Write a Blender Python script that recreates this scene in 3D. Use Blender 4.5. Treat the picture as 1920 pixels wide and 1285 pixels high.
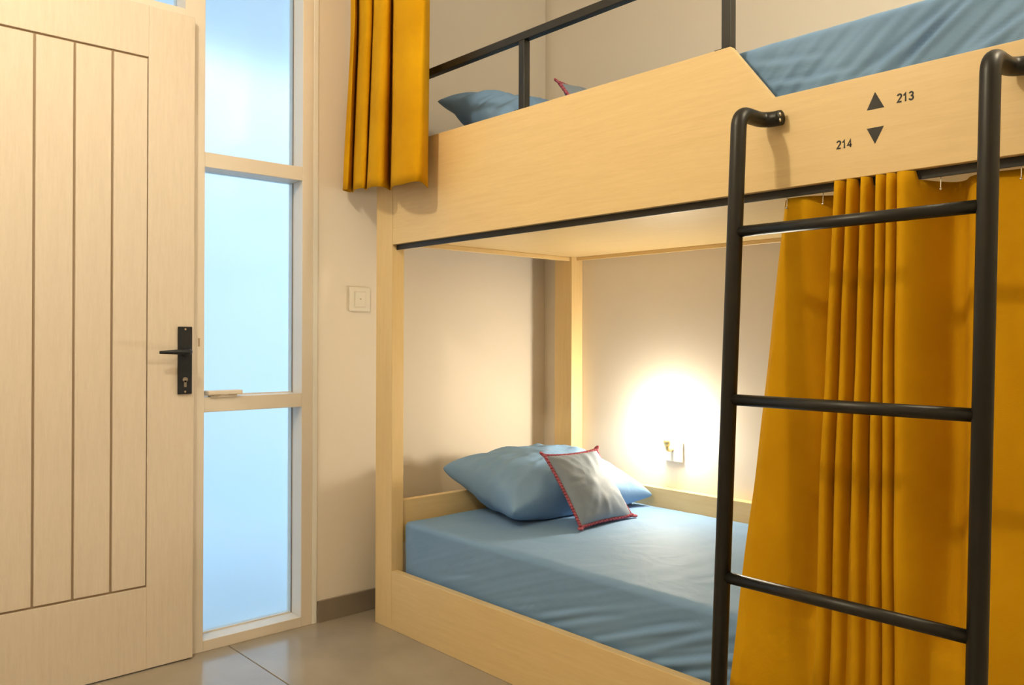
import bpy, bmesh, math, random
from mathutils import Vector, Matrix, noise
for o in list(bpy.data.objects): bpy.data.objects.remove(o)
S = bpy.context.scene
COL = S.collection
R = math.radians

# ------------------------------------------------------------------ camera
cam_d = bpy.data.cameras.new('camera'); cam = bpy.data.objects.new('camera', cam_d); COL.objects.link(cam)
FPX, YAW, PITCH, ROLL, CYP = 1554.6, R(42.41), R(0.177), R(0.182), 631.4
cam_d.sensor_fit = 'HORIZONTAL'; cam_d.sensor_width = 36.0
cam_d.lens = FPX / 1920 * 36.0
cam_d.shift_y = -(642.5 - CYP) / 1920
cam_d.clip_start = 0.02
fw = Vector((math.sin(YAW)*math.cos(PITCH), math.cos(YAW)*math.cos(PITCH), math.sin(PITCH)))
rt = Vector((math.cos(YAW), -math.sin(YAW), 0)); up = rt.cross(fw)
r2 = rt*math.cos(ROLL) + up*math.sin(ROLL); u2 = -rt*math.sin(ROLL) + up*math.cos(ROLL)
M = Matrix((r2, u2, -fw)).transposed().to_4x4(); M.translation = (0, 0, 1.05)
cam.matrix_world = M
S.camera = cam

# ------------------------------------------------------------------ world, exposure
w = bpy.data.worlds.new('sky'); S.world = w; w.use_nodes = True
bg = w.node_tree.nodes['Background']
bg.inputs[0].default_value = (0.64, 0.82, 1.0, 1); bg.inputs[1].default_value = 2.5
S.view_settings.view_transform = 'Standard'; S.view_settings.look = 'None'
S.view_settings.gamma = 1.0; S.view_settings.use_curve_mapping = False
S.view_settings.exposure = 0.0
LAMP_COL = (1.0, 0.86, 0.62)
LAMP_E = 390.0          # ceiling globe emission
FILL_E = 340.0         # unseen globe added to brighten the upper berth walls
BULB_E = 440.0          # bunk reading bulb emission

# ------------------------------------------------------------------ materials
def nodes(name):
    m = bpy.data.materials.new(name); m.use_nodes = True
    nt = m.node_tree; b = nt.nodes['Principled BSDF']
    return m, nt, b
def N(nt, t, **kw):
    n = nt.nodes.new(t)
    for k, v in kw.items():
        if k in n.inputs: n.inputs[k].default_value = v
        else: setattr(n, k, v)
    return n
def plain(name, col, rough=0.5, metal=0.0, bump=0.0, bscale=300.0, spec=0.5, var=0.0, vscale=3.0, vstretch=(1,1,1), sheen=0.0):
    m, nt, b = nodes(name)
    b.inputs['Base Color'].default_value = (*col, 1); b.inputs['Roughness'].default_value = rough
    b.inputs['Metallic'].default_value = metal; b.inputs['Specular IOR Level'].default_value = spec
    if sheen:
        b.inputs['Sheen Weight'].default_value = sheen; b.inputs['Sheen Roughness'].default_value = 0.4
        b.inputs['Sheen Tint'].default_value = (*[min(1, c*1.6+0.1) for c in col], 1)
    tc = N(nt, 'ShaderNodeTexCoord')
    if var:
        mp = N(nt, 'ShaderNodeMapping'); mp.inputs['Scale'].default_value = vstretch
        nz = N(nt, 'ShaderNodeTexNoise', Scale=vscale, Detail=5.0)
        mr = N(nt, 'ShaderNodeMapRange'); mr.inputs['From Min'].default_value = 0.3; mr.inputs['From Max'].default_value = 0.7
        mr.inputs['To Min'].default_value = 1-var; mr.inputs['To Max'].default_value = 1+var*0.6
        mx = N(nt, 'ShaderNodeMix', data_type='RGBA', blend_type='MULTIPLY'); mx.inputs[0].default_value = 1
        mx.inputs[6].default_value = (*col, 1)
        nt.links.new(tc.outputs['Object'], mp.inputs[0]); nt.links.new(mp.outputs[0], nz.inputs['Vector'])
        nt.links.new(nz.outputs[0], mr.inputs[0]); nt.links.new(mr.outputs[0], mx.inputs[7])
        nt.links.new(mx.outputs[2], b.inputs['Base Color'])
    if bump:
        nz2 = N(nt, 'ShaderNodeTexNoise', Scale=bscale, Detail=3.0)
        bp = N(nt, 'ShaderNodeBump', Strength=bump, Distance=0.002)
        nt.links.new(tc.outputs['Object'], nz2.inputs['Vector']); nt.links.new(nz2.outputs[0], bp.inputs['Height'])
        nt.links.new(bp.outputs[0], b.inputs['Normal'])
    return m
def wood(name, ca, cb, stretch, rough=0.42, bump=0.08):
    m, nt, b = nodes(name)
    tc = N(nt, 'ShaderNodeTexCoord'); mp = N(nt, 'ShaderNodeMapping'); mp.inputs['Scale'].default_value = stretch
    n1 = N(nt, 'ShaderNodeTexNoise', Scale=14.0, Detail=8.0, Roughness=0.62, Distortion=0.4)
    n2 = N(nt, 'ShaderNodeTexNoise', Scale=70.0, Detail=4.0, Roughness=0.6)
    ad = N(nt, 'ShaderNodeMath', operation='MULTIPLY_ADD'); ad.inputs[1].default_value = 0.5
    cr = N(nt, 'ShaderNodeValToRGB'); cr.color_ramp.elements[0].position = 0.5; cr.color_ramp.elements[1].position = 1.0
    cr.color_ramp.elements[0].color = (*ca, 1); cr.color_ramp.elements[1].color = (*cb, 1)
    bp = N(nt, 'ShaderNodeBump', Strength=bump, Distance=0.001)
    L = nt.links.new
    L(tc.outputs['Object'], mp.inputs[0]); L(mp.outputs[0], n1.inputs['Vector']); L(mp.outputs[0], n2.inputs['Vector'])
    L(n2.outputs[0], ad.inputs[0]); L(n1.outputs[0], ad.inputs[2]); L(ad.outputs[0], cr.inputs[0])
    L(cr.outputs[0], b.inputs['Base Color']); L(ad.outputs[0], bp.inputs['Height']); L(bp.outputs[0], b.inputs['Normal'])
    b.inputs['Roughness'].default_value = rough
    return m
def cloth(name, col, col2, rough=0.8, bump=0.25, sheen=0.0, wr=9.0, wstr=0.3, wstretch=(1,1,1)):
    m, nt, b = nodes(name)
    L = nt.links.new
    tc = N(nt, 'ShaderNodeTexCoord')
    n1 = N(nt, 'ShaderNodeTexNoise', Scale=5.0, Detail=4.0)
    cr = N(nt, 'ShaderNodeValToRGB'); cr.color_ramp.elements[0].position = 0.35; cr.color_ramp.elements[1].position = 0.7
    cr.color_ramp.elements[0].color = (*col, 1); cr.color_ramp.elements[1].color = (*col2, 1)
    L(tc.outputs['Object'], n1.inputs['Vector']); L(n1.outputs[0], cr.inputs[0]); L(cr.outputs[0], b.inputs['Base Color'])
    n2 = N(nt, 'ShaderNodeTexNoise', Scale=500.0, Detail=2.0)
    mp = N(nt, 'ShaderNodeMapping'); mp.inputs['Scale'].default_value = wstretch
    n3 = N(nt, 'ShaderNodeTexNoise', Scale=wr, Detail=3.0, Distortion=0.8)
    b1 = N(nt, 'ShaderNodeBump', Strength=bump, Distance=0.0008); b2 = N(nt, 'ShaderNodeBump', Strength=wstr, Distance=0.012)
    L(tc.outputs['Object'], mp.inputs[0]); L(mp.outputs[0], n3.inputs['Vector']); L(tc.outputs['Object'], n2.inputs['Vector'])
    L(n3.outputs[0], b2.inputs['Height']); L(n2.outputs[0], b1.inputs['Height']); L(b2.outputs[0], b1.inputs['Normal'])
    L(b1.outputs[0], b.inputs['Normal'])
    b.inputs['Roughness'].default_value = rough; b.inputs['Specular IOR Level'].default_value = 0.36 if not sheen else 0.08
    if sheen:
        b.inputs['Sheen Weight'].default_value = sheen; b.inputs['Sheen Roughness'].default_value = 0.35
        b.inputs['Sheen Tint'].default_value = (1.0, 0.72, 0.25, 1)
    return m
def emis(name, col, e):
    m, nt, b = nodes(name)
    b.inputs['Base Color'].default_value = (*col, 1)
    b.inputs['Emission Color'].default_value = (*col, 1); b.inputs['Emission Strength'].default_value = e
    return m
PLY_A, PLY_B = (0.73, 0.53, 0.25), (0.80, 0.605, 0.305)
MT = dict(
    wall=plain('wall_paint', (0.79, 0.725, 0.63), 0.85, bump=0.06, bscale=160, var=0.02, vscale=2.0),
    ceiling=plain('ceiling_paint', (0.88, 0.86, 0.82), 0.9, bump=0.05, bscale=120),
    tile=plain('floor_tile_glaze', (0.34, 0.295, 0.235), 0.20, spec=0.85, var=0.16, vscale=3.5, bump=0.02, bscale=60),
    grout=plain('grout', (0.29, 0.26, 0.21), 0.9, bump=0.2, bscale=300),
    base=plain('skirting_tile', (0.25, 0.205, 0.16), 0.35, var=0.15, vscale=6),
    door=wood('door_cream_wood', (0.69, 0.60, 0.49), (0.76, 0.67, 0.56), (8, 8, 0.7), 0.45, 0.05),
    doorgap=plain('door_groove_paint', (0.40, 0.30, 0.20), 0.8, bump=0.05),
    frame=plain('frame_cream_paint', (0.76, 0.69, 0.59), 0.45, bump=0.04, bscale=80, var=0.03),
    caulk=plain('white_trim_paint', (0.85, 0.84, 0.80), 0.5, bump=0.03),
    ply=wood('plywood_lengthwise', PLY_A, PLY_B, (6, 0.35, 6)),
    plyv=wood('plywood_upright', PLY_A, PLY_B, (6, 6, 0.35)),
    plyx=wood('plywood_crosswise', PLY_A, PLY_B, (0.35, 6, 6)),
    black=plain('black_metal', (0.0135, 0.0125, 0.009), 0.40, metal=0.2, bump=0.05, bscale=200, var=0.2, vscale=20),
    blacksatin=plain('black_satin', (0.014, 0.017, 0.022), 0.45, metal=0.3, bump=0.03),
    steel=plain('bright_steel', (0.75, 0.73, 0.68), 0.25, metal=1.0, bump=0.02),
    mustard=cloth('mustard_velvet', (0.56, 0.277, 0.004), (0.67, 0.353, 0.006), 0.85, 0.35, sheen=0.06, wr=4.0, wstr=0.25, wstretch=(1,1,0.4)),
    sheet=cloth('blue_sheet', (0.182, 0.325, 0.545), (0.20, 0.35, 0.575), 0.68, 0.15, wr=8.0, wstr=0.4),
    cushion=cloth('grey_blue_cushion_cloth', (0.21, 0.262, 0.33), (0.24, 0.29, 0.355), 0.65, 0.2, wr=10, wstr=0.2),
    plastic=plain('cream_plastic', (0.80, 0.76, 0.67), 0.35, bump=0.01),
    brass=plain('pale_brass', (0.72, 0.55, 0.26), 0.3, metal=0.8, bump=0.02),
    ink=plain('black_print', (0.02, 0.018, 0.014), 0.6, bump=0.02),
    hall=plain('hall_white_wall', (0.80, 0.86, 0.90), 0.9, bump=0.05, var=0.02),
    hallfloor=plain('hall_pale_floor', (0.66, 0.76, 0.82), 0.5, var=0.05),
    globe=emis('lamp_globe_glow', LAMP_COL, LAMP_E),
    fill_globe=emis('fill_globe_glow', LAMP_COL, FILL_E),
    bulb=emis('reading_bulb_glow', (1.0, 0.88, 0.68), BULB_E),
)
def glass_mat():
    m = bpy.data.materials.new('frosted_glass'); m.use_nodes = True; nt = m.node_tree
    nt.nodes.remove(nt.nodes['Principled BSDF']); out = nt.nodes['Material Output']
    g = N(nt, 'ShaderNodeBsdfRefraction', Roughness=0.5, IOR=1.12, Color=(0.95, 0.985, 1.0, 1))
    gl = N(nt, 'ShaderNodeBsdfGlossy', Roughness=0.08); mx = N(nt, 'ShaderNodeMixShader'); mx.inputs[0].default_value = 0.05
    nt.links.new(g.outputs[0], mx.inputs[1]); nt.links.new(gl.outputs[0], mx.inputs[2]); nt.links.new(mx.outputs[0], out.inputs[0])
    return m
MT['glass'] = glass_mat()
def cord_mat():
    m, nt, b = nodes('red_pink_cord'); L = nt.links.new
    tc = N(nt, 'ShaderNodeTexCoord'); wv = N(nt, 'ShaderNodeTexWave', Scale=38.0, Distortion=1.0, bands_direction='DIAGONAL')
    cr = N(nt, 'ShaderNodeValToRGB'); cr.color_ramp.elements[0].color = (0.25, 0.03, 0.06, 1); cr.color_ramp.elements[1].color = (0.48, 0.13, 0.17, 1)
    L(tc.outputs['Object'], wv.inputs[0]); L(wv.outputs[0], cr.inputs[0]); L(cr.outputs[0], b.inputs['Base Color']); b.inputs['Roughness'].default_value = 0.8
    return m
MT['cord'] = cord_mat()

# ------------------------------------------------------------------ helpers
def thing(name, loc, label=None, cat=None, group=None, kind=None):
    o = bpy.data.objects.new(name, None); COL.objects.link(o); o.location = loc; o.empty_display_size = 0.05
    tag(o, label, cat, group, kind); return o
def tag(o, label=None, cat=None, group=None, kind=None):
    if label: o['label'] = label
    if cat: o['category'] = cat
    if group: o['group'] = group
    if kind: o['kind'] = kind
    return o
def wloc(o):
    v = Vector(o.location); p = o.parent
    while p: v += Vector(p.location); p = p.parent
    return v
def obj(name, bm, mat, parent=None, loc=None, smooth=False, label=None):
    """bm is in world coordinates; the object's origin goes to loc (default: centre bottom of its box)."""
    bm.verts.ensure_lookup_table()
    lo = [min(v.co[i] for v in bm.verts) for i in range(3)]; hi = [max(v.co[i] for v in bm.verts) for i in range(3)]
    if loc is None: loc = ((lo[0]+hi[0])/2, (lo[1]+hi[1])/2, lo[2])
    loc = Vector(loc)
    bmesh.ops.translate(bm, verts=bm.verts, vec=-loc)
    bmesh.ops.recalc_face_normals(bm, faces=bm.faces)
    me = bpy.data.meshes.new(name); bm.to_mesh(me); bm.free()
    if smooth: me.polygons.foreach_set('use_smooth', [True]*len(me.polygons))
    me.materials.append(MT[mat] if isinstance(mat, str) else mat)
    o = bpy.data.objects.new(name, me); COL.objects.link(o)
    if parent: o.parent = parent; o.location = loc - wloc(parent)
    else: o.location = loc
    if label: o['label'] = label
    return o
def bm_box(bm, x0, x1, y0, y1, z0, z1, bev=0.0, seg=2):
    r = bmesh.ops.create_cube(bm, size=1.0); vs = r['verts']
    for v in vs:
        v.co = Vector(((x0+x1)/2 + v.co.x*(x1-x0), (y0+y1)/2 + v.co.y*(y1-y0), (z0+z1)/2 + v.co.z*(z1-z0)))
    if bev:
        es = list({e for v in vs for e in v.link_edges})
        bmesh.ops.bevel(bm, geom=es, offset=bev, segments=seg, affect='EDGES', profile=0.5)
    return bm
def box(x0, x1, y0, y1, z0, z1, bev=0.0, seg=2):
    return bm_box(bmesh.new(), x0, x1, y0, y1, z0, z1, bev, seg)
def bm_tube(bm, pts, rad, n=16, cap=True, closed=False):
    pts = [Vector(p) for p in pts]; rings = []; prev = None
    rads = rad if isinstance(rad, (list, tuple)) else [rad]*len(pts)
    m = len(pts)
    for i, p in enumerate(pts):
        if closed: t = (pts[(i+1) % m] - pts[i-1]).normalized()
        else: t = (pts[min(i+1, m-1)] - pts[max(i-1, 0)]).normalized()
        if prev is None:
            a = Vector((0, 0, 1)) if abs(t.z) < 0.9 else Vector((0, 1, 0))
            prev = (a - t*a.dot(t)).normalized()
        else:
            prev = (prev - t*prev.dot(t)).normalized()
        b = t.cross(prev)
        rings.append([bm.verts.new(p + (prev*math.cos(2*math.pi*k/n) + b*math.sin(2*math.pi*k/n))*rads[i]) for k in range(n)])
    for i in range(m if closed else m-1):
        A, B = rings[i], rings[(i+1) % m]
        for k in range(n): bm.faces.new((A[k], A[(k+1) % n], B[(k+1) % n], B[k]))
    if cap and not closed:
        bm.faces.new(rings[0][::-1]); bm.faces.new(rings[-1])
    return bm
def tube(pts, rad, n=16, **k): return bm_tube(bmesh.new(), pts, rad, n, **k)
def fillet(pts, r, n=8):
    """round the inner corners of a polyline"""
    pts = [Vector(p) for p in pts]; out = [pts[0]]
    for i in range(1, len(pts)-1):
        a, b, c = pts[i-1], pts[i], pts[i+1]
        d1, d2 = (a-b).normalized(), (c-b).normalized()
        p1, p2 = b + d1*r, b + d2*r
        for k in range(n+1):
            t = k/n; out.append(p1*(1-t)**2 + b*2*t*(1-t) + p2*t*t)
    out.append(pts[-1]); return out
def prism_yz(poly, x0, x1, bev=0.0):
    """outline in (y, z) extruded along x"""
    bm = bmesh.new()
    A = [bm.verts.new((x0, y, z)) for y, z in poly]; B = [bm.verts.new((x1, y, z)) for y, z in poly]
    bm.faces.new(A); bm.faces.new(B[::-1]); n = len(poly)
    for i in range(n): bm.faces.new((A[i], A[(i+1) % n], B[(i+1) % n], B[i]))
    bmesh.ops.recalc_face_normals(bm, faces=bm.faces)
    if bev: bmesh.ops.bevel(bm, geom=list(bm.edges), offset=bev, segments=2, affect='EDGES', profile=0.5)
    return bm
def disc_sphere(c, r, seg=24, squash=(1,1,1)):
    bm = bmesh.new(); bmesh.ops.create_uvsphere(bm, u_segments=seg, v_segments=seg//2, radius=r)
    for v in bm.verts: v.co = Vector((v.co.x*squash[0], v.co.y*squash[1], v.co.z*squash[2])) + Vector(c)
    return bm
def catmull(pts, sub):
    P = [Vector(p) for p in pts]; out = []
    for i in range(len(P)-1):
        p0 = P[max(i-1, 0)]; p1 = P[i]; p2 = P[i+1]; p3 = P[min(i+2, len(P)-1)]
        for k in range(sub):
            t = k/sub
            out.append(0.5*((2*p1) + (p2-p0)*t + (2*p0-5*p1+4*p2-p3)*t*t + (3*p1-p0-3*p2+p3)*t**3))
    out.append(P[-1]); return out
def fbm(p, o=3):
    s = 0; a = 1; p = Vector(p)
    for i in range(o): s += a*noise.noise(p); p = p*2.03; a *= 0.5
    return s

# ------------------------------------------------------------------ room shell
WY, WX = 2.748, 2.715            # inner faces of far (window) wall and right (lamp) wall
XL, YN, CZ = -1.45, -1.75, 2.95  # left wall, near wall, ceiling
TH = 0.12
FX0, FX1, FZ1 = 0.17, 1.533, 2.50
def struct(name, bm, mat): return tag(obj(name, bm, mat), kind='structure')
floor = struct('floor', box(XL-TH, WX+TH, YN-TH, WY+0.12, -0.12, -0.004), 'grout')
ti = 0
TS, TSY, JN = 0.60, 1.20, 0.003
xs = [1.2 + TS*i for i in range(-5, 3)]; ys = [1.85 + TSY*i for i in range(-4, 2)]
tile_meshes = {}
for x in xs:
    for y in ys:
        a0, a1 = max(x, XL)+JN/2, min(x+TS, WX)-JN/2; b0, b1 = max(y, YN)+JN/2, min(y+TSY, WY+0.001)-JN/2
        if a1-a0 < 0.03 or b1-b0 < 0.03: continue
        obj('floor_tile', box(a0, a1, b0, b1, -0.010, 0.0, 0.0012, 1), 'tile', floor)
struct('ceiling', box(XL-TH, WX+TH, YN-TH, WY+0.12, CZ, CZ+0.12), 'ceiling')
bm = box(FX1, WX+TH, WY, WY+TH, 0, CZ); bm_box(bm, XL-TH, FX0, WY, WY+TH, 0, CZ); bm_box(bm, FX0, FX1, WY, WY+TH, FZ1, CZ)
struct('wall_far', bm, 'wall')
struct('wall_right', box(WX, WX+TH, YN-TH, WY, 0, CZ), 'wall')
struct('wall_left', box(XL-TH, XL, YN-TH, WY, 0, CZ), 'wall')
struct('wall_near', box(XL, WX, YN-TH, YN, 0, CZ), 'wall')
# skirting of grey tile pieces
def skirting(name, segs):
    t = tag(obj(name, segs[0], 'base'), kind='structure')
    for s in segs[1:]: obj('skirting_tile', s, 'base', t)
    return t
BBH = 0.080
skirting('baseboard_far', [box(FX1+0.004, 2.1, WY-0.010, WY, 0, BBH, 0.001, 1), box(2.102, 2.70, WY-0.010, WY, 0, BBH, 0.001, 1),
                           box(XL+0.011, -0.7, WY-0.010, WY, 0, BBH, 0.001, 1), box(-0.698, FX0-0.002, WY-0.010, WY, 0, BBH, 0.001, 1)])
skirting('baseboard_right', [box(WX-0.010, WX, WY-0.60*(i+1), WY-0.011-0.60*i, 0, BBH, 0.001, 1) for i in range(7)])
skirting('baseboard_left', [box(XL, XL+0.010, WY-0.60*(i+1), WY-0.011-0.60*i, 0, BBH, 0.001, 1) for i in range(7)])
skirting('baseboard_near', [box(XL+0.011+0.59*i, XL+0.589+0.59*i, YN, YN+0.010, 0, BBH, 0.001, 1) for i in range(6)])
struct('trim_1', box(1.516, FX1+0.002, WY-0.004, WY+0.06, 0, FZ1, 0.001, 1), 'caulk')     # pale sealant strip beside the frame

# daylit hall outside the glass
struct('floor_outside', box(-4.5, 7.5, WY+0.122, WY+5.0, -0.12, -0.03), 'hallfloor')
struct('wall_outside', box(-4.5, 7.5, WY+3.4, WY+3.52, -0.03, 3.4), 'hall')
struct('ceiling_outside', box(-4.5, 7.5, WY+0.122, WY+2.3, 2.80, 2.92), 'hall')

# ------------------------------------------------------------------ window and door unit in the far wall
FY0, FY1 = WY-0.003, WY+0.105
GY = 2.822
MX0, MX1 = 1.045, 1.112           # post between door and sidelight
SX1 = 1.472                       # right edge of sidelight glass opening
win = thing('window_1', (1.30, WY, 0), kind='structure')
B = 0.0015
obj('frame_post', box(MX0, MX1, FY0, FY1, 0, FZ1-0.05, B), 'frame', win)
obj('frame_post', box(SX1, 1.516, FY0, FY1, 0, FZ1-0.05, B), 'frame', win)
obj('frame_head', box(FX0, 1.516, FY0, FY1, FZ1-0.05, FZ1, B), 'frame', win)
obj('frame_sill', box(MX1, SX1, FY0, FY1, 0, 0.036, B), 'frame', win)
for zc in (1.650, 0.826): obj('mullion', box(MX1, SX1, FY0, FY1, zc-0.025, zc+0.025, B), 'frame', win)
for z0, z1 in ((0.036, 0.801), (0.851, 1.625), (1.675, FZ1-0.05)):
    p = obj('pane', box(MX1-0.004, SX1+0.004, GY, GY+0.006, z0-0.004, z1+0.004), 'glass', win, label='frosted daylit glass pane')
    for a_i, a in enumerate((box(SX1-0.0025, SX1, GY-0.006, GY-0.0005, z0, z1), box(MX1, MX1+0.004, GY-0.006, GY-0.0005, z0, z1), box(MX1+0.004, SX1-0.004, GY-0.006, GY-0.0005, z0, z0+0.004))):
        obj('glazing_seal', a, 'base' if a_i == 0 else 'frame', p)
c = obj('window_catch', box(1.122, 1.243, FY0-0.012, FY0+0.030, 0.858, 0.873, 0.003), 'frame', win, label='cream wooden block on the window crossbar')
obj('catch_foot', box(1.134, 1.225, FY0-0.006, FY0+0.024, 0.850, 0.8585, 0.001), 'frame', c)
for x in (1.135, 1.192): obj('slot', box(x, x+0.028, FY0-0.0135, FY0-0.0115, 0.8575, 0.8600), 'doorgap', c)

door = thing('door_1', (0.65, WY, 0), kind='structure')
obj('frame_post', box(FX0, 0.245, FY0, FY1, 0, FZ1-0.05, B), 'frame', door)
obj('frame_head', box(0.245, MX0, FY0, FY1, 2.085, 2.137, B), 'frame', door)
obj('pane', box(0.243, MX0+0.002, GY, GY+0.006, 2.135, FZ1-0.048), 'glass', door, label='frosted glass transom pane above the door')
obj('glazing_bead', box(0.245, MX0, GY-0.02, GY-0.002, 2.137, 2.149), 'frame', door)
DY0, DY1 = 2.711, 2.7445
DX0, DX1, DZ0, DZ1 = 0.232, 1.064, 0.004, 2.103
PX0, PX1, PZ0, PZ1 = 0.383, 0.917, 0.262, 1.940
g = 0.0070
obj('stile', box(PX1, DX1, DY0, DY1, DZ0, DZ1, 0.002), 'door', door)
obj('stile', box(DX0, PX0, DY0, DY1, DZ0, DZ1, 0.002), 'door', door)
obj('top_rail', box(PX0, PX1, DY0, DY1, PZ1, DZ1, 0.0008, 1), 'door', door)
obj('bottom_rail', box(PX0, PX1, DY0, DY1, DZ0, PZ0, 0.0008, 1), 'door', door)
obj('backing_panel', box(PX0, PX1, DY0+0.008, DY1, PZ0, PZ1), 'doorgap', door)
pw = (PX1-PX0)/5
for i in range(5):
    obj('plank', box(PX0+pw*i+g/2, PX0+pw*(i+1)-g/2, DY0, DY0+0.009, PZ0+g, PZ1-g, 0.0012, 1), 'door', door)
hp = obj('handle_plate', box(1.010, 1.055, DY0-0.009, DY0, 0.868, 1.087, 0.002), 'blacksatin', door, label='black door handle back plate')
obj('lever', tube(fillet([(1.032, DY0-0.009, 1.006), (1.032, DY0-0.052, 1.006), (0.936, DY0-0.052, 1.005)], 0.012, 6), [0.010]*7+[0.0095, 0.0048], 12), 'blacksatin', hp, smooth=True, label='slim black lever')
obj('lever_rose', tube([(1.032, DY0-0.016, 1.006), (1.032, DY0-0.009, 1.006)], 0.0155, 20), 'blacksatin', hp, smooth=False)
obj('key_cylinder', bm_box(tube([(1.032, DY0-0.0115, 0.915), (1.032, DY0-0.009, 0.915)], 0.0085, 16), 1.028, 1.036, DY0-0.0115, DY0-0.009, 0.891, 0.912), 'base', hp)
for z in (1.079, 0.876): obj('screw', tube([(1.032, DY0-0.0105, z), (1.032, DY0-0.009, z)], 0.0035, 12), 'steel', hp)
obj('strike_plate', box(1.091, 1.0965, FY0-0.0015, FY0+0.001, 1.022, 1.050), 'doorgap', door)
for z in (0.25, 1.05, 1.85): obj('hinge', tube([(DX0-0.006, DY0+0.004, z), (DX0-0.006, DY0+0.004, z+0.09)], 0.006, 12), 'steel', door)

# ------------------------------------------------------------------ bunk bed
BX = 1.703
PYA, PYB = 2.508, 2.612            # head posts
QYA, QYB = 0.372, 0.476            # foot posts
RX0, RX1 = 2.645, 2.7145            # rear posts
ZB, ZH, ZL = 1.391, 1.745, 1.600   # upper front board: bottom, high top, low top
bed = thing('bunk_bed', ((BX+RX1)/2, (PYA+QYB)/2, 0), 'pale plywood bunk bed with two berths and a black guard rail', 'bunk bed')
for (x0, x1) in ((BX, BX+0.052), (RX0, RX1)):
    for (y0, y1) in ((PYA, PYB), (QYA, QYB)):
        obj('post', box(x0, x1, y0, y1, 0, ZL if (x0 == BX and y0 == QYA) else ZH, 0.0015), 'plyv', bed)
fb = obj('front_board', prism_yz([(PYA-0.0015, ZB), (PYA-0.0015, ZH), (1.101, ZH), (0.988, ZL), (QYB+0.0015, ZL), (QYB+0.0015, ZB)], BX, BX+0.018, 0.0012), 'ply', bed)
def decal(poly, name):
    return obj(name, prism_yz(poly, BX-0.0006, BX+0.0002), 'ink', fb, label='black printed triangle')
decal([(0.757, 1.562), (0.774, 1.527), (0.738, 1.527)], 'up_arrow')
decal([(0.774, 1.489), (0.739, 1.489), (0.757, 1.455)], 'down_arrow')
def arc(cx_, cy_, rx, ry, a0, a1, n=14):
    return [(cx_+rx*math.cos(R(a0+(a1-a0)*k/n)), cy_+ry*math.sin(R(a0+(a1-a0)*k/n))) for k in range(n+1)]
DIG = {'1': [[(0.06, 0.70), (0.20, 0.78), (0.30, 0.93), (0.30, 0.0)]],
       '2': [arc(0.275, 0.715, 0.215, 0.215, 170, -35) + [(0.07, 0.075), (0.52, 0.075)]],
       '3': [arc(0.26, 0.725, 0.19, 0.20, 165, -80) + [(0.22, 0.525)], [(0.22, 0.525)] + arc(0.26, 0.29, 0.215, 0.225, 85, -165)],
       '4': [[(0.40, 0.0), (0.40, 0.90), (0.05, 0.28), (0.55, 0.28)]]}
def text(s, y_left, z, h, wid):
    """bold sans digits as flat strokes lying on the board"""
    tw = 0.185; bm = bmesh.new(); adv = 0.66; sx = wid/(adv*len(s)-0.08)
    for q, ch in enumerate(s):
        for k, line in enumerate(DIG[ch]):
            P = [Vector((a, b)) for a, b in line]; L_ = []; R_ = []
            for i, p in enumerate(P):
                d1 = (P[i]-P[i-1]).normalized() if i else (P[1]-P[0]).normalized()
                d2 = (P[i+1]-P[i]).normalized() if i < len(P)-1 else d1
                n1 = Vector((-d1.y, d1.x)); n2 = Vector((-d2.y, d2.x)); nn = n1+n2
                nn = nn.normalized() if nn.length > 1e-3 else n1
                nn = nn*min(1.7, 1/max(0.4, nn.dot(n1)))
                L_.append(p+nn*tw/2); R_.append(p-nn*tw/2)
            lay = []
            for e in (-0.0006 - 0.00005*k, 0.0002):
                lay.append([[bm.verts.new((BX+e, y_left-(v.x+adv*q)*sx, z+v.y*h)) for v in side_] for side_ in (L_, R_)])
            m_ = len(P)
            for i in range(m_-1):
                (a, b), (c_, d) = lay
                bm.faces.new((a[i], a[i+1], b[i+1], b[i])); bm.faces.new((c_[i], d[i], d[i+1], c_[i+1]))
                bm.faces.new((a[i], c_[i], c_[i+1], a[i+1])); bm.faces.new((b[i], b[i+1], d[i+1], d[i]))
    obj('berth_number', bm, 'ink', fb, label='black printed number ' + s)
text('213', 0.7125, 1.5300, 0.0180, 0.0335)
text('214', 0.8390, 1.4570, 0.0180, 0.0335)
obj('edge_strip', box(BX+0.0185, BX+0.0245, QYB, PYA, 1.373, 1.398), 'black', bed, label='black metal strip under the front board')
obj('head_end_board', box(BX+0.053, RX0-0.001, 2.560, 2.578, 1.40, ZH-0.05, 0.001, 1), 'plyx', bed)
obj('foot_end_board', box(BX+0.053, RX0-0.001, 0.405, 0.423, 1.40, ZH-0.05, 0.001, 1), 'plyx', bed)
obj('back_board', box(RX1-0.020, RX1-0.001, QYB+0.001, PYA-0.001, 1.40, ZH-0.05, 0.001, 1), 'ply', bed)
obj('berth_panel', box(BX+0.026, RX1-0.022, QYB-0.03, PYB-0.035, 1.412, 1.430), 'ply', bed, label='plywood underside of the upper berth')
obj('cleat', box(RX0+0.030, RX0+0.036, QYB, PYA, 1.396, 1.4115, 0.001, 1), 'ply', bed)
obj('cleat', box(BX+0.054, RX0, PYA+0.012, PYA+0.018, 1.394, 1.4115, 0.001, 1), 'plyx', bed)
obj('base_panel', box(BX, BX+0.028, QYB+0.0015, PYA-0.0015, 0.0, 0.210, 0.0015), 'ply', bed)
obj('head_rail', box(BX+0.053, RX0-0.001, 2.520, 2.548, 0.30, 0.457, 0.0015), 'plyx', bed)
obj('foot_rail', box(BX+0.053, RX0-0.001, 0.436, 0.464, 0.30, 0.457, 0.0015), 'plyx', bed)
obj('back_rail', box(RX0+0.026, RX1-0.001, QYB+0.001, PYA-0.001, 0.20, 0.457, 0.0015), 'ply', bed)
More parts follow.
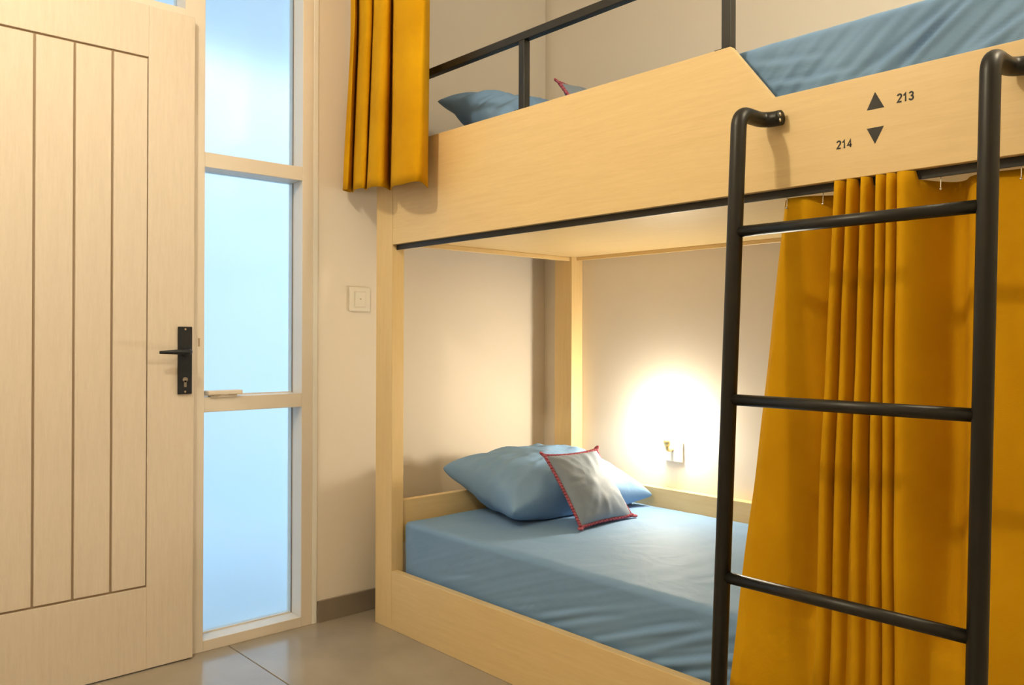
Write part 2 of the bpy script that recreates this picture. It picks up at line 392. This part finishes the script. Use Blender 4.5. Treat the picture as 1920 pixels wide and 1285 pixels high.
obj('berth_panel', box(BX+0.0285, RX0+0.025, QYB+0.002, PYA-0.002, 0.130, 0.148), 'ply', bed)
# guard rail
GX = 1.722; T = 0.0125
gr = obj('guard_rail', box(GX-T, GX+T, 1.106, PYB+0.06, 1.968-T, 1.968+T, 0.002), 'black', bed, label='black square-tube guard rail')
for y in (1.118, 1.834, 2.50):
    obj('rail_post', box(GX-T, GX+T, y-T, y+T, ZH+0.003, 1.968-T, 0.002), 'black', gr)
    obj('rail_foot', box(BX+0.004, GX+0.013, y-0.0125, y+0.030, ZH, ZH+0.003), 'black', gr)
# curtain track under the upper berth
ct = obj('curtain_track', tube([(1.752, QYB, 1.391), (1.752, PYA, 1.391)], 0.005, 10), 'steel', bed, smooth=True)

# ------------------------------------------------------------------ mattresses
CREASE_UP = [(0.718, 1.627, 0.60, 1.719, 0.011, 0.010), (0.802, 1.620, 0.639, 1.725, 0.008, 0.014), (1.026, 1.661, 0.853, 1.646, 0.006, 0.010), (1.059, 1.719, 0.911, 1.694, 0.005, 0.012),
             (0.587, 1.625, 0.502, 1.672, 0.009, 0.012), (0.829, 1.623, 0.768, 1.647, 0.007, 0.010)]
CREASE_LOW = [(1.771, 0.23, 1.60, 0.29, 0.003, 0.012), (1.753, 0.203, 1.50, 0.29, 0.004, 0.013), (1.577, 0.207, 1.25, 0.334, 0.005, 0.013), (1.487, 0.202, 1.108, 0.353, 0.004, 0.014),
              (1.379, 0.199, 1.0, 0.335, 0.005, 0.012), (1.288, 0.192, 1.0, 0.30, 0.005, 0.012), (1.222, 0.187, 0.95, 0.275, 0.004, 0.012), (2.264, 0.224, 2.117, 0.27, 0.002, 0.012)]
def crease(p, lst):
    s = 0.0
    for ya, za, yb, zb, amp, wd in lst:
        a = Vector((ya, za)); d = Vector((yb, zb)) - a; L = d.length; d /= L
        q = Vector((p.y, p.z)) - a; t = q.dot(d); n = q.x*-d.y + q.y*d.x
        n += 0.012*noise.noise(Vector((t*5.0, ya*9, 3.0)))
        fade = max(0.0, min(1, (t+0.03)/0.06))*max(0.0, min(1, (L+0.06-t)/0.12))
        s += amp*fade*(math.exp(-((n-wd)/wd)**2) - math.exp(-(n/(0.7*wd))**2))
    return s
def mattress(name, x0, x1, y0, y1, z0, z1, label, seed, side=0.006, pull=True):
    bm = bmesh.new(); r = 0.020
    nx, ny, nz = 70, 420, 52
    # rounded box as grid faces
    def faces(fn, a, b):
        g_ = [[bm.verts.new(fn(i/a, j/b)) for j in range(b+1)] for i in range(a+1)]
        for i in range(a):
            for j in range(b): bm.faces.new((g_[i][j], g_[i+1][j], g_[i+1][j+1], g_[i][j+1]))
    X = lambda t: x0+(x1-x0)*t
    Y = lambda t: y0+(y1-y0)*t
    Z = lambda t: z0+(z1-z0)*t
    faces(lambda a, b: (X(a), Y(b), z1), nx, ny); faces(lambda a, b: (X(a), Y(b), z0), nx, ny)
    faces(lambda a, b: (x0, Y(a), Z(b)), ny, nz); faces(lambda a, b: (x1, Y(a), Z(b)), ny, nz)
    faces(lambda a, b: (X(a), y0, Z(b)), nx, nz); faces(lambda a, b: (X(a), y1, Z(b)), nx, nz)
    bmesh.ops.remove_doubles(bm, verts=bm.verts, dist=1e-5)
    for v in bm.verts:
        p = v.co.copy()
        c_ = Vector((min(max(p.x, x0+r), x1-r), min(max(p.y, y0+r), y1-r), min(max(p.z, z0+r), z1-r)))
        d = p - c_
        n_ = d.normalized() if d.length > 1e-6 else Vector((0, 0, 0))
        q = c_ + n_*r if d.length > 1e-6 else p
        t = (p.z-z0)/(z1-z0)
        if n_.x < -0.5:      # front side: diagonal pulls, stronger towards the foot
            s = (p.y - y0)/(y1-y0)
            amp = side*(0.25 + 1.3*max(0.0, 1-s)) * (0.35 + 0.65*math.sin(math.pi*min(1, max(0, t))))
            ph = (p.z*2.6 + p.y*(0.9 if pull else 2.2))
            wv = noise.noise(Vector((seed, ph*13, p.y*2.1))) * 0.75 + noise.noise(Vector((seed+7, ph*30, p.y*3)))*0.35
            q = q + n_*(wv*amp*0.8 - 0.003*(1-t) + crease(p, CREASE_LOW if pull else CREASE_UP))
        elif n_.z > 0.5:
            q = q + n_*(0.0022*fbm((p.x*5+seed, p.y*4, 0)) + 0.0012*noise.noise(Vector((p.x*5+p.y*18, p.y*6-p.x*4, seed))))
        v.co = q
    return tag(obj(name, bm, 'sheet', None, None, True), label, 'mattress')
mattress('mattress', 1.746, 2.668, QYB+0.008, PYA-0.012, 0.1485, 0.385, 'lower berth mattress in a fitted blue sheet, lamp-lit', 3.1)
mattress('mattress', 1.762, 2.678, QYB+0.008, PYA-0.012, 1.4305, 1.752, 'upper berth mattress in a creased fitted blue sheet', 11.7, 0.010, False)

# ------------------------------------------------------------------ pillows
def pillow_bm(a, b, th, mat4, floor_z, seed, n=56, pinch=0.10, wr=0.006, power=0.42):
    bm = bmesh.new(); V = {}
    for s in (1, -1):
        for i in range(n+1):
            for j in range(n+1):
                u = -math.cos(math.pi*i/n); v = -math.cos(math.pi*j/n)
                u = 0.5*u + 0.5*(-1+2*i/n); v = 0.5*v + 0.5*(-1+2*j/n)
                edge = (i in (0, n) or j in (0, n))
                if s == -1 and edge: V[(s, i, j)] = V[(1, i, j)]; continue
                x = a*u*(1-pinch*(1-v*v)*abs(u)); y = b*v*(1-pinch*1.1*(1-u*u)*abs(v))
                k = max(0.0, (1-u*u)*(1-v*v))**power
                z = s*th*k
                rad = math.atan2(v, u)
                fall = (1-k)*k*4
                z += s*(wr*fall*noise.noise(Vector((rad*4.2+seed, s*3, math.hypot(u, v)*1.1))) + 0.7*wr*k*fbm((u*2.2+seed, v*2.2, s*5.0)))
                V[(s, i, j)] = bm.verts.new((x, y, z))
    for s in (1, -1):
        for i in range(n):
            for j in range(n):
                f = [V[(s, i, j)], V[(s, i+1, j)], V[(s, i+1, j+1)], V[(s, i, j+1)]]
                bm.faces.new(f if s == 1 else f[::-1])
    rim = [(i, 0) for i in range(n)] + [(n, j) for j in range(n)] + [(i, n) for i in range(n, 0, -1)] + [(0, j) for j in range(n, 0, -1)]
    for v in bm.verts:
        v.co = mat4 @ v.co
        if floor_z is not None and v.co.z < floor_z: v.co.z = floor_z
        v.co.x = min(v.co.x, 2.664 if v.co.y < 2.505 else 2.641)
        if v.co.y > 2.515 and v.co.z < 0.461 and v.co.z > floor_z - 0.001 and floor_z < 1:      # rests against and over the head rail
            if v.co.z > 0.43: v.co.z = 0.461
            else: v.co.y = 2.515
    rimp = [V[(1, i, j)].co.copy() for i, j in rim]
    return bm, rimp
def frame_mat(c, ax, ay):
    ax = Vector(ax).normalized(); ay = Vector(ay); ay = (ay - ax*ay.dot(ax)).normalized(); az = ax.cross(ay)
    m = Matrix((ax, ay, az)).transposed().to_4x4(); m.translation = c; return m
# lower berth
MZ = 0.3885
m4 = frame_mat((2.322, 2.325, 0.486), (0.62, -0.055, -0.015), (-0.05, 0.40, 0.085))
bm, rim = pillow_bm(0.350, 0.235, 0.128, m4, MZ, 2.0, wr=0.020, power=0.40, n=80)
pl = tag(obj('pillow', bm, 'sheet', None, None, True), 'plump blue pillow propped on the lower berth head rail', 'pillow', 'blue pillows')
def cushion(c_, ax, ay, half, th, fz, label, seed):
    m4 = frame_mat(c_, ax, ay)
    bm, rim = pillow_bm(half, half, th, m4, fz, seed, n=40, pinch=0.06, wr=0.006, power=0.5)
    base = thing('cushion', (c_[0], c_[1], min(p.z for p in rim)), label, 'cushion', 'trimmed cushions')
    obj('cover', bm, 'cushion', base, None, True)
    bmc = bmesh.new(); m = len(rim); pts = []
    cc = Vector(c_)
    for i in range(m):
        q_ = rim[i] + (rim[i]-cc).normalized()*0.002; q_.z = max(q_.z, fz+0.0078); pts.append(q_)
    dens = []
    for i in range(m):
        a_, b_ = pts[i], pts[(i+1) % m]
        for k in range(3): dens.append(a_.lerp(b_, k/3))
    rr = [0.0056 + 0.0017*math.sin(i*1.9) for i in range(len(dens))]
    bm_tube(bmc, dens, rr, 8, closed=True)
    obj('cord_trim', bmc, 'cord', base, None, True, 'red and pink twisted cord edging')
    for i in (0, len(rim)//4, len(rim)//2, 3*len(rim)//4):
        d = (rim[i]-cc).normalized(); q = rim[i] + d*0.011
        s_ = Vector((d.y, -d.x, 0.3)).normalized()
        loop = [q + d*0.010*math.cos(2*math.pi*k/12) + s_*0.007*math.sin(2*math.pi*k/12) for k in range(12)]
        for p_ in loop:
            if p_.z < fz+0.0048: p_.z = fz+0.0048
        obj('corner_loop', tube(loop, 0.0044, 7, closed=True), 'cord', base, None, True)
    return base
cushion((2.268, 2.060, 0.508), (0.285, 0.010, -0.005), (-0.010, 0.165, 0.215), 0.145, 0.050, MZ, 'small grey-blue cushion with red cord leaning on the lower berth pillow', 5.0)
# upper berth
MZ2 = 1.7555
m4 = frame_mat((2.245, 2.30, 1.872), (0.62, -0.05, 0.0), (-0.05, 0.38, 0.16))
bm, rim = pillow_bm(0.345, 0.215, 0.105, m4, MZ2, 9.0, wr=0.022, n=80)
tag(obj('pillow', bm, 'sheet', None, None, True), 'blue pillow on the upper berth seen behind the guard rail', 'pillow', 'blue pillows')
cushion((2.30, 2.03, 1.872), (0.285, 0.010, 0.0), (-0.010, 0.165, 0.215), 0.140, 0.048, MZ2, 'small grey-blue cushion with red cord mostly hidden by the upper front board', 6.0)

# ------------------------------------------------------------------ ladder
def lad_x(z): return 1.580 - 0.060*(1.517-z)
LR = 0.0170
lad = thing('ladder', (1.54, 0.75, 0), 'black round-tube ladder hooked onto the upper berth front board', 'ladder')
for yl in (1.000, 0.502):
    pts = [(lad_x(0.002), yl, 0.002), (lad_x(1.545), yl, 1.545), (BX-LR-0.002, yl, 1.545), (BX-LR-0.002, yl-0.042, 1.545)]
    f_ = fillet(pts, 0.034, 8)
    st = obj('stile', tube(f_, LR, 24), 'black', lad, None, True)
    obj('rubber_foot', tube([(lad_x(0.0), yl, 0.0), (lad_x(0.03), yl, 0.03)], LR+0.003, 20), 'blacksatin', st)
    for dz in (0.0065, -0.0065):
        obj('screw', disc_sphere((BX-LR-0.008, yl-0.0425, 1.545+dz), 0.0042, 12, (1, 0.5, 1)), 'steel', st, None, True, 'bright screw head')
for zr in (1.283, 0.922, 0.547, 0.185):
    x = lad_x(zr)
    obj('rung', tube([(x, 0.512, zr), (x, 0.990, zr)], 0.0122, 20), 'black', lad, None, True)

# ------------------------------------------------------------------ curtains
def curtain_mesh(rows, thick=0.0022):
    """rows: list of polylines (same length), top to bottom"""
    bm = bmesh.new(); g_ = [[bm.verts.new(p) for p in r_] for r_ in rows]
    for i in range(len(g_)-1):
        for j in range(len(g_[0])-1): bm.faces.new((g_[i][j], g_[i][j+1], g_[i+1][j+1], g_[i+1][j]))
    bmesh.ops.recalc_face_normals(bm, faces=bm.faces)
    bmesh.ops.solidify(bm, geom=list(bm.faces), thickness=thick)
    return bm
# lower curtain (pulled towards the foot of the lower berth)
flat = 1.739
prof = [(0.985, 1.756), (0.977, 1.746), (0.966, 1.7345), (0.950, 1.7335), (0.920, 1.738), (0.885, 1.762), (0.855, 1.792), (0.844, 1.760)]
for yk in (0.838, 0.812, 0.782, 0.751, 0.729):
    prof += [(yk+0.003, 1.706), (yk-0.003, 1.693), (yk-0.010, 1.698), (yk-0.0165, 1.728)]
prof += [(0.710, 1.704), (0.702, 1.692), (0.690, 1.695), (0.674, 1.722), (0.655, 1.770), (0.635, 1.798), (0.612, 1.792), (0.590, 1.756), (0.565, 1.743), (0.530, 1.744), (0.505, 1.746), (0.484, 1.744)]
pro = catmull([(y, x, 0) for y, x in prof], 6)
tot = len(pro); rows = []
NR = 46
for i in range(NR+1):
    t = i/NR; row = []
    for k, p in enumerate(pro):
        y, x = p.x, p.y
        zt = 1.3885 if x < 1.716 else 1.3715
        if 1.716 <= x < 1.728: zt = 1.3715
        z = zt + (0.222-zt)*t
        flare = max(0.0, (y-0.66)/(0.985-0.66))
        yy = y + t*(0.13*flare**1.6) + 0.008*t*noise.noise(Vector((y*6, t*3, 1)))
        h_ = min(1, max(0, (z-0.43)/0.35)); h_ = h_*h_*(3-2*h_)
        low = 1.712 + 0.62*(x-1.722)
        xx = low*(1-h_) + (x-0.012*t)*h_
        xx += 0.005*noise.noise(Vector((y*14, t*5, 4)))*min(1, t*4)*(0.4+0.6*h_)
        if z < 0.44: xx = min(xx, 1.735)
        row.append(Vector((xx, yy, z)))
    rows.append(row)
cl = thing('curtain', (1.735, 0.74, 0.222), 'mustard velvet curtain bunched at the lower berth behind the ladder', 'curtain')
obj('drape', curtain_mesh(rows), 'mustard', cl, None, True)
for y, x in ((0.968, 1.7325), (0.885, 1.738), (0.640, 1.7385), (0.497, 1.7335)):
    hk = obj('hook', tube([(x-0.003, y, 1.388), (x-0.004, y, 1.362), (x-0.0045, y, 1.352)], 0.0011, 6), 'steel', cl)
    obj('hook_pin', disc_sphere((x-0.0055, y, 1.350), 0.0032, 10), 'steel', hk, None, True)
# upper curtain (drawn to the head end, hung from the ceiling track)
botp = [(2.738, 1.668), (2.716, 1.62), (2.661, 1.605), (2.68, 1.63), (2.728, 1.672), (2.658, 1.63), (2.573, 1.6), (2.546, 1.61), (2.587, 1.64), (2.51, 1.6), (2.428, 1.58), (2.408, 1.6), (2.457, 1.65), (2.473, 1.67), (2.357, 1.6), (2.276, 1.575), (2.201, 1.575), (2.185, 1.595), (2.222, 1.64), (2.262, 1.680)]
topp = [(2.728, 1.66), (2.677, 1.63), (2.622, 1.61), (2.637, 1.63), (2.694, 1.67), (2.615, 1.63), (2.539, 1.605), (2.521, 1.62), (2.56, 1.65), (2.492, 1.615), (2.418, 1.595), (2.395, 1.61), (2.441, 1.65), (2.464, 1.67), (2.362, 1.61), (2.279, 1.585), (2.204, 1.585), (2.174, 1.6), (2.211, 1.64), (2.256, 1.68)]
A = catmull([(y, x, 0) for y, x in botp], 7); Bp = catmull([(y, x, 0) for y, x in topp], 7)
rows = []
ZT, NR = 2.905, 40
for i in range(NR+1):
    t = i/NR; row = []
    for k in range(len(A)):
        zb = 1.605 - 0.045*min(1, max(0, (2.72-A[k].x)/0.45))
        z = ZT + (zb-ZT)*t
        s = min(1, max(0, (z-1.58)/(2.2-1.58)))
        p = A[k]*(1-s) + Bp[k]*s
        row.append(Vector((min(p.y+0.003*noise.noise(Vector((k*0.12, t*4, 2))), 1.694), min(p.x, 2.742), z)))
    rows.append(row)
cu_ = thing('curtain', (1.63, 2.45, 1.56), 'mustard velvet curtain hanging over the head end of the upper berth', 'curtain')
obj('drape', curtain_mesh(rows, 0.003), 'mustard', cu_, None, True)
tr = thing('curtain_rail', (1.64, 1.5, CZ), 'slim white ceiling rail carrying the upper berth curtain', 'curtain rail')
obj('channel', box(1.628, 1.652, 0.38, 2.742, 2.930, CZ, 0.002), 'caulk', tr)
for y in (2.71, 2.63, 2.55, 2.47, 2.39, 2.31, 2.23): obj('glider', box(1.636, 1.644, y-0.004, y+0.004, 2.900, 2.931), 'caulk', tr)

# ------------------------------------------------------------------ wall fittings
sw = thing('light_switch', (1.7135, WY, 1.155), 'square cream light switch on the wall beside the window', 'light switch')
obj('plate', box(1.668, 1.759, WY-0.009, WY, 1.155, 1.247, 0.003), 'plastic', sw)
obj('rocker', box(1.690, 1.737, WY-0.0125, WY-0.009, 1.172, 1.230, 0.0012), 'plastic', sw)
obj('indicator', box(1.7105, 1.7165, WY-0.0132, WY-0.0124, 1.200, 1.2035), 'doorgap', sw)

LY = 2.005
rl = thing('wall_lamp', (WX, LY, 0.563), 'small glowing bulb lamp on a square wall plate above the lower berth', 'lamp')
obj('wall_plate', box(WX-0.008, WX, LY-0.042, LY+0.042, 0.563, 0.646, 0.003), 'plastic', rl)
obj('arm', tube(fillet([(WX-0.008, LY+0.008, 0.612), (WX-0.041, LY+0.008, 0.612), (WX-0.041, LY+0.008, 0.640)], 0.014, 6), 0.009, 14), 'brass', rl, None, True)
obj('socket', tube([(WX-0.041, LY+0.008, 0.628), (WX-0.041, LY+0.008, 0.640), (WX-0.041, LY+0.008, 0.662)], [0.012, 0.016, 0.016], 18), 'brass', rl, None, True)
bmb = bmesh.new(); prof = [(0.662, 0.013), (0.670, 0.016), (0.682, 0.024), (0.697, 0.029), (0.712, 0.030), (0.727, 0.025), (0.738, 0.015), (0.742, 0.003)]
bm_tube(bmb, [(WX-0.041, LY+0.008, z) for z, r_ in prof], [r_ for z, r_ in prof], 24)
obj('bulb', bmb, 'bulb', rl, None, True, 'glowing warm bulb')

def ceiling_lamp(x, y, zg, mat, label):
    t = thing('ceiling_light', (x, y, CZ), label, 'lamp')
    obj('base', tube([(x, y, CZ), (x, y, CZ-0.025)], 0.05, 28), 'caulk', t)
    obj('stem', tube([(x, y, CZ-0.025), (x, y, zg+0.058)], 0.006, 12), 'caulk', t)
    obj('globe', disc_sphere((x, y, zg), 0.062, 28), mat, t, None, True, 'glowing opal globe')
ceiling_lamp(0.10, 1.43, 2.50, 'globe', 'globe ceiling lamp on a stem in front of the cream door')
ceiling_lamp(1.95, -0.25, 2.76, 'fill_globe', 'added fill globe on a short stem, out of view, brightening the upper berth walls')  # added fill light, kept off the lower curtain by the bed boards
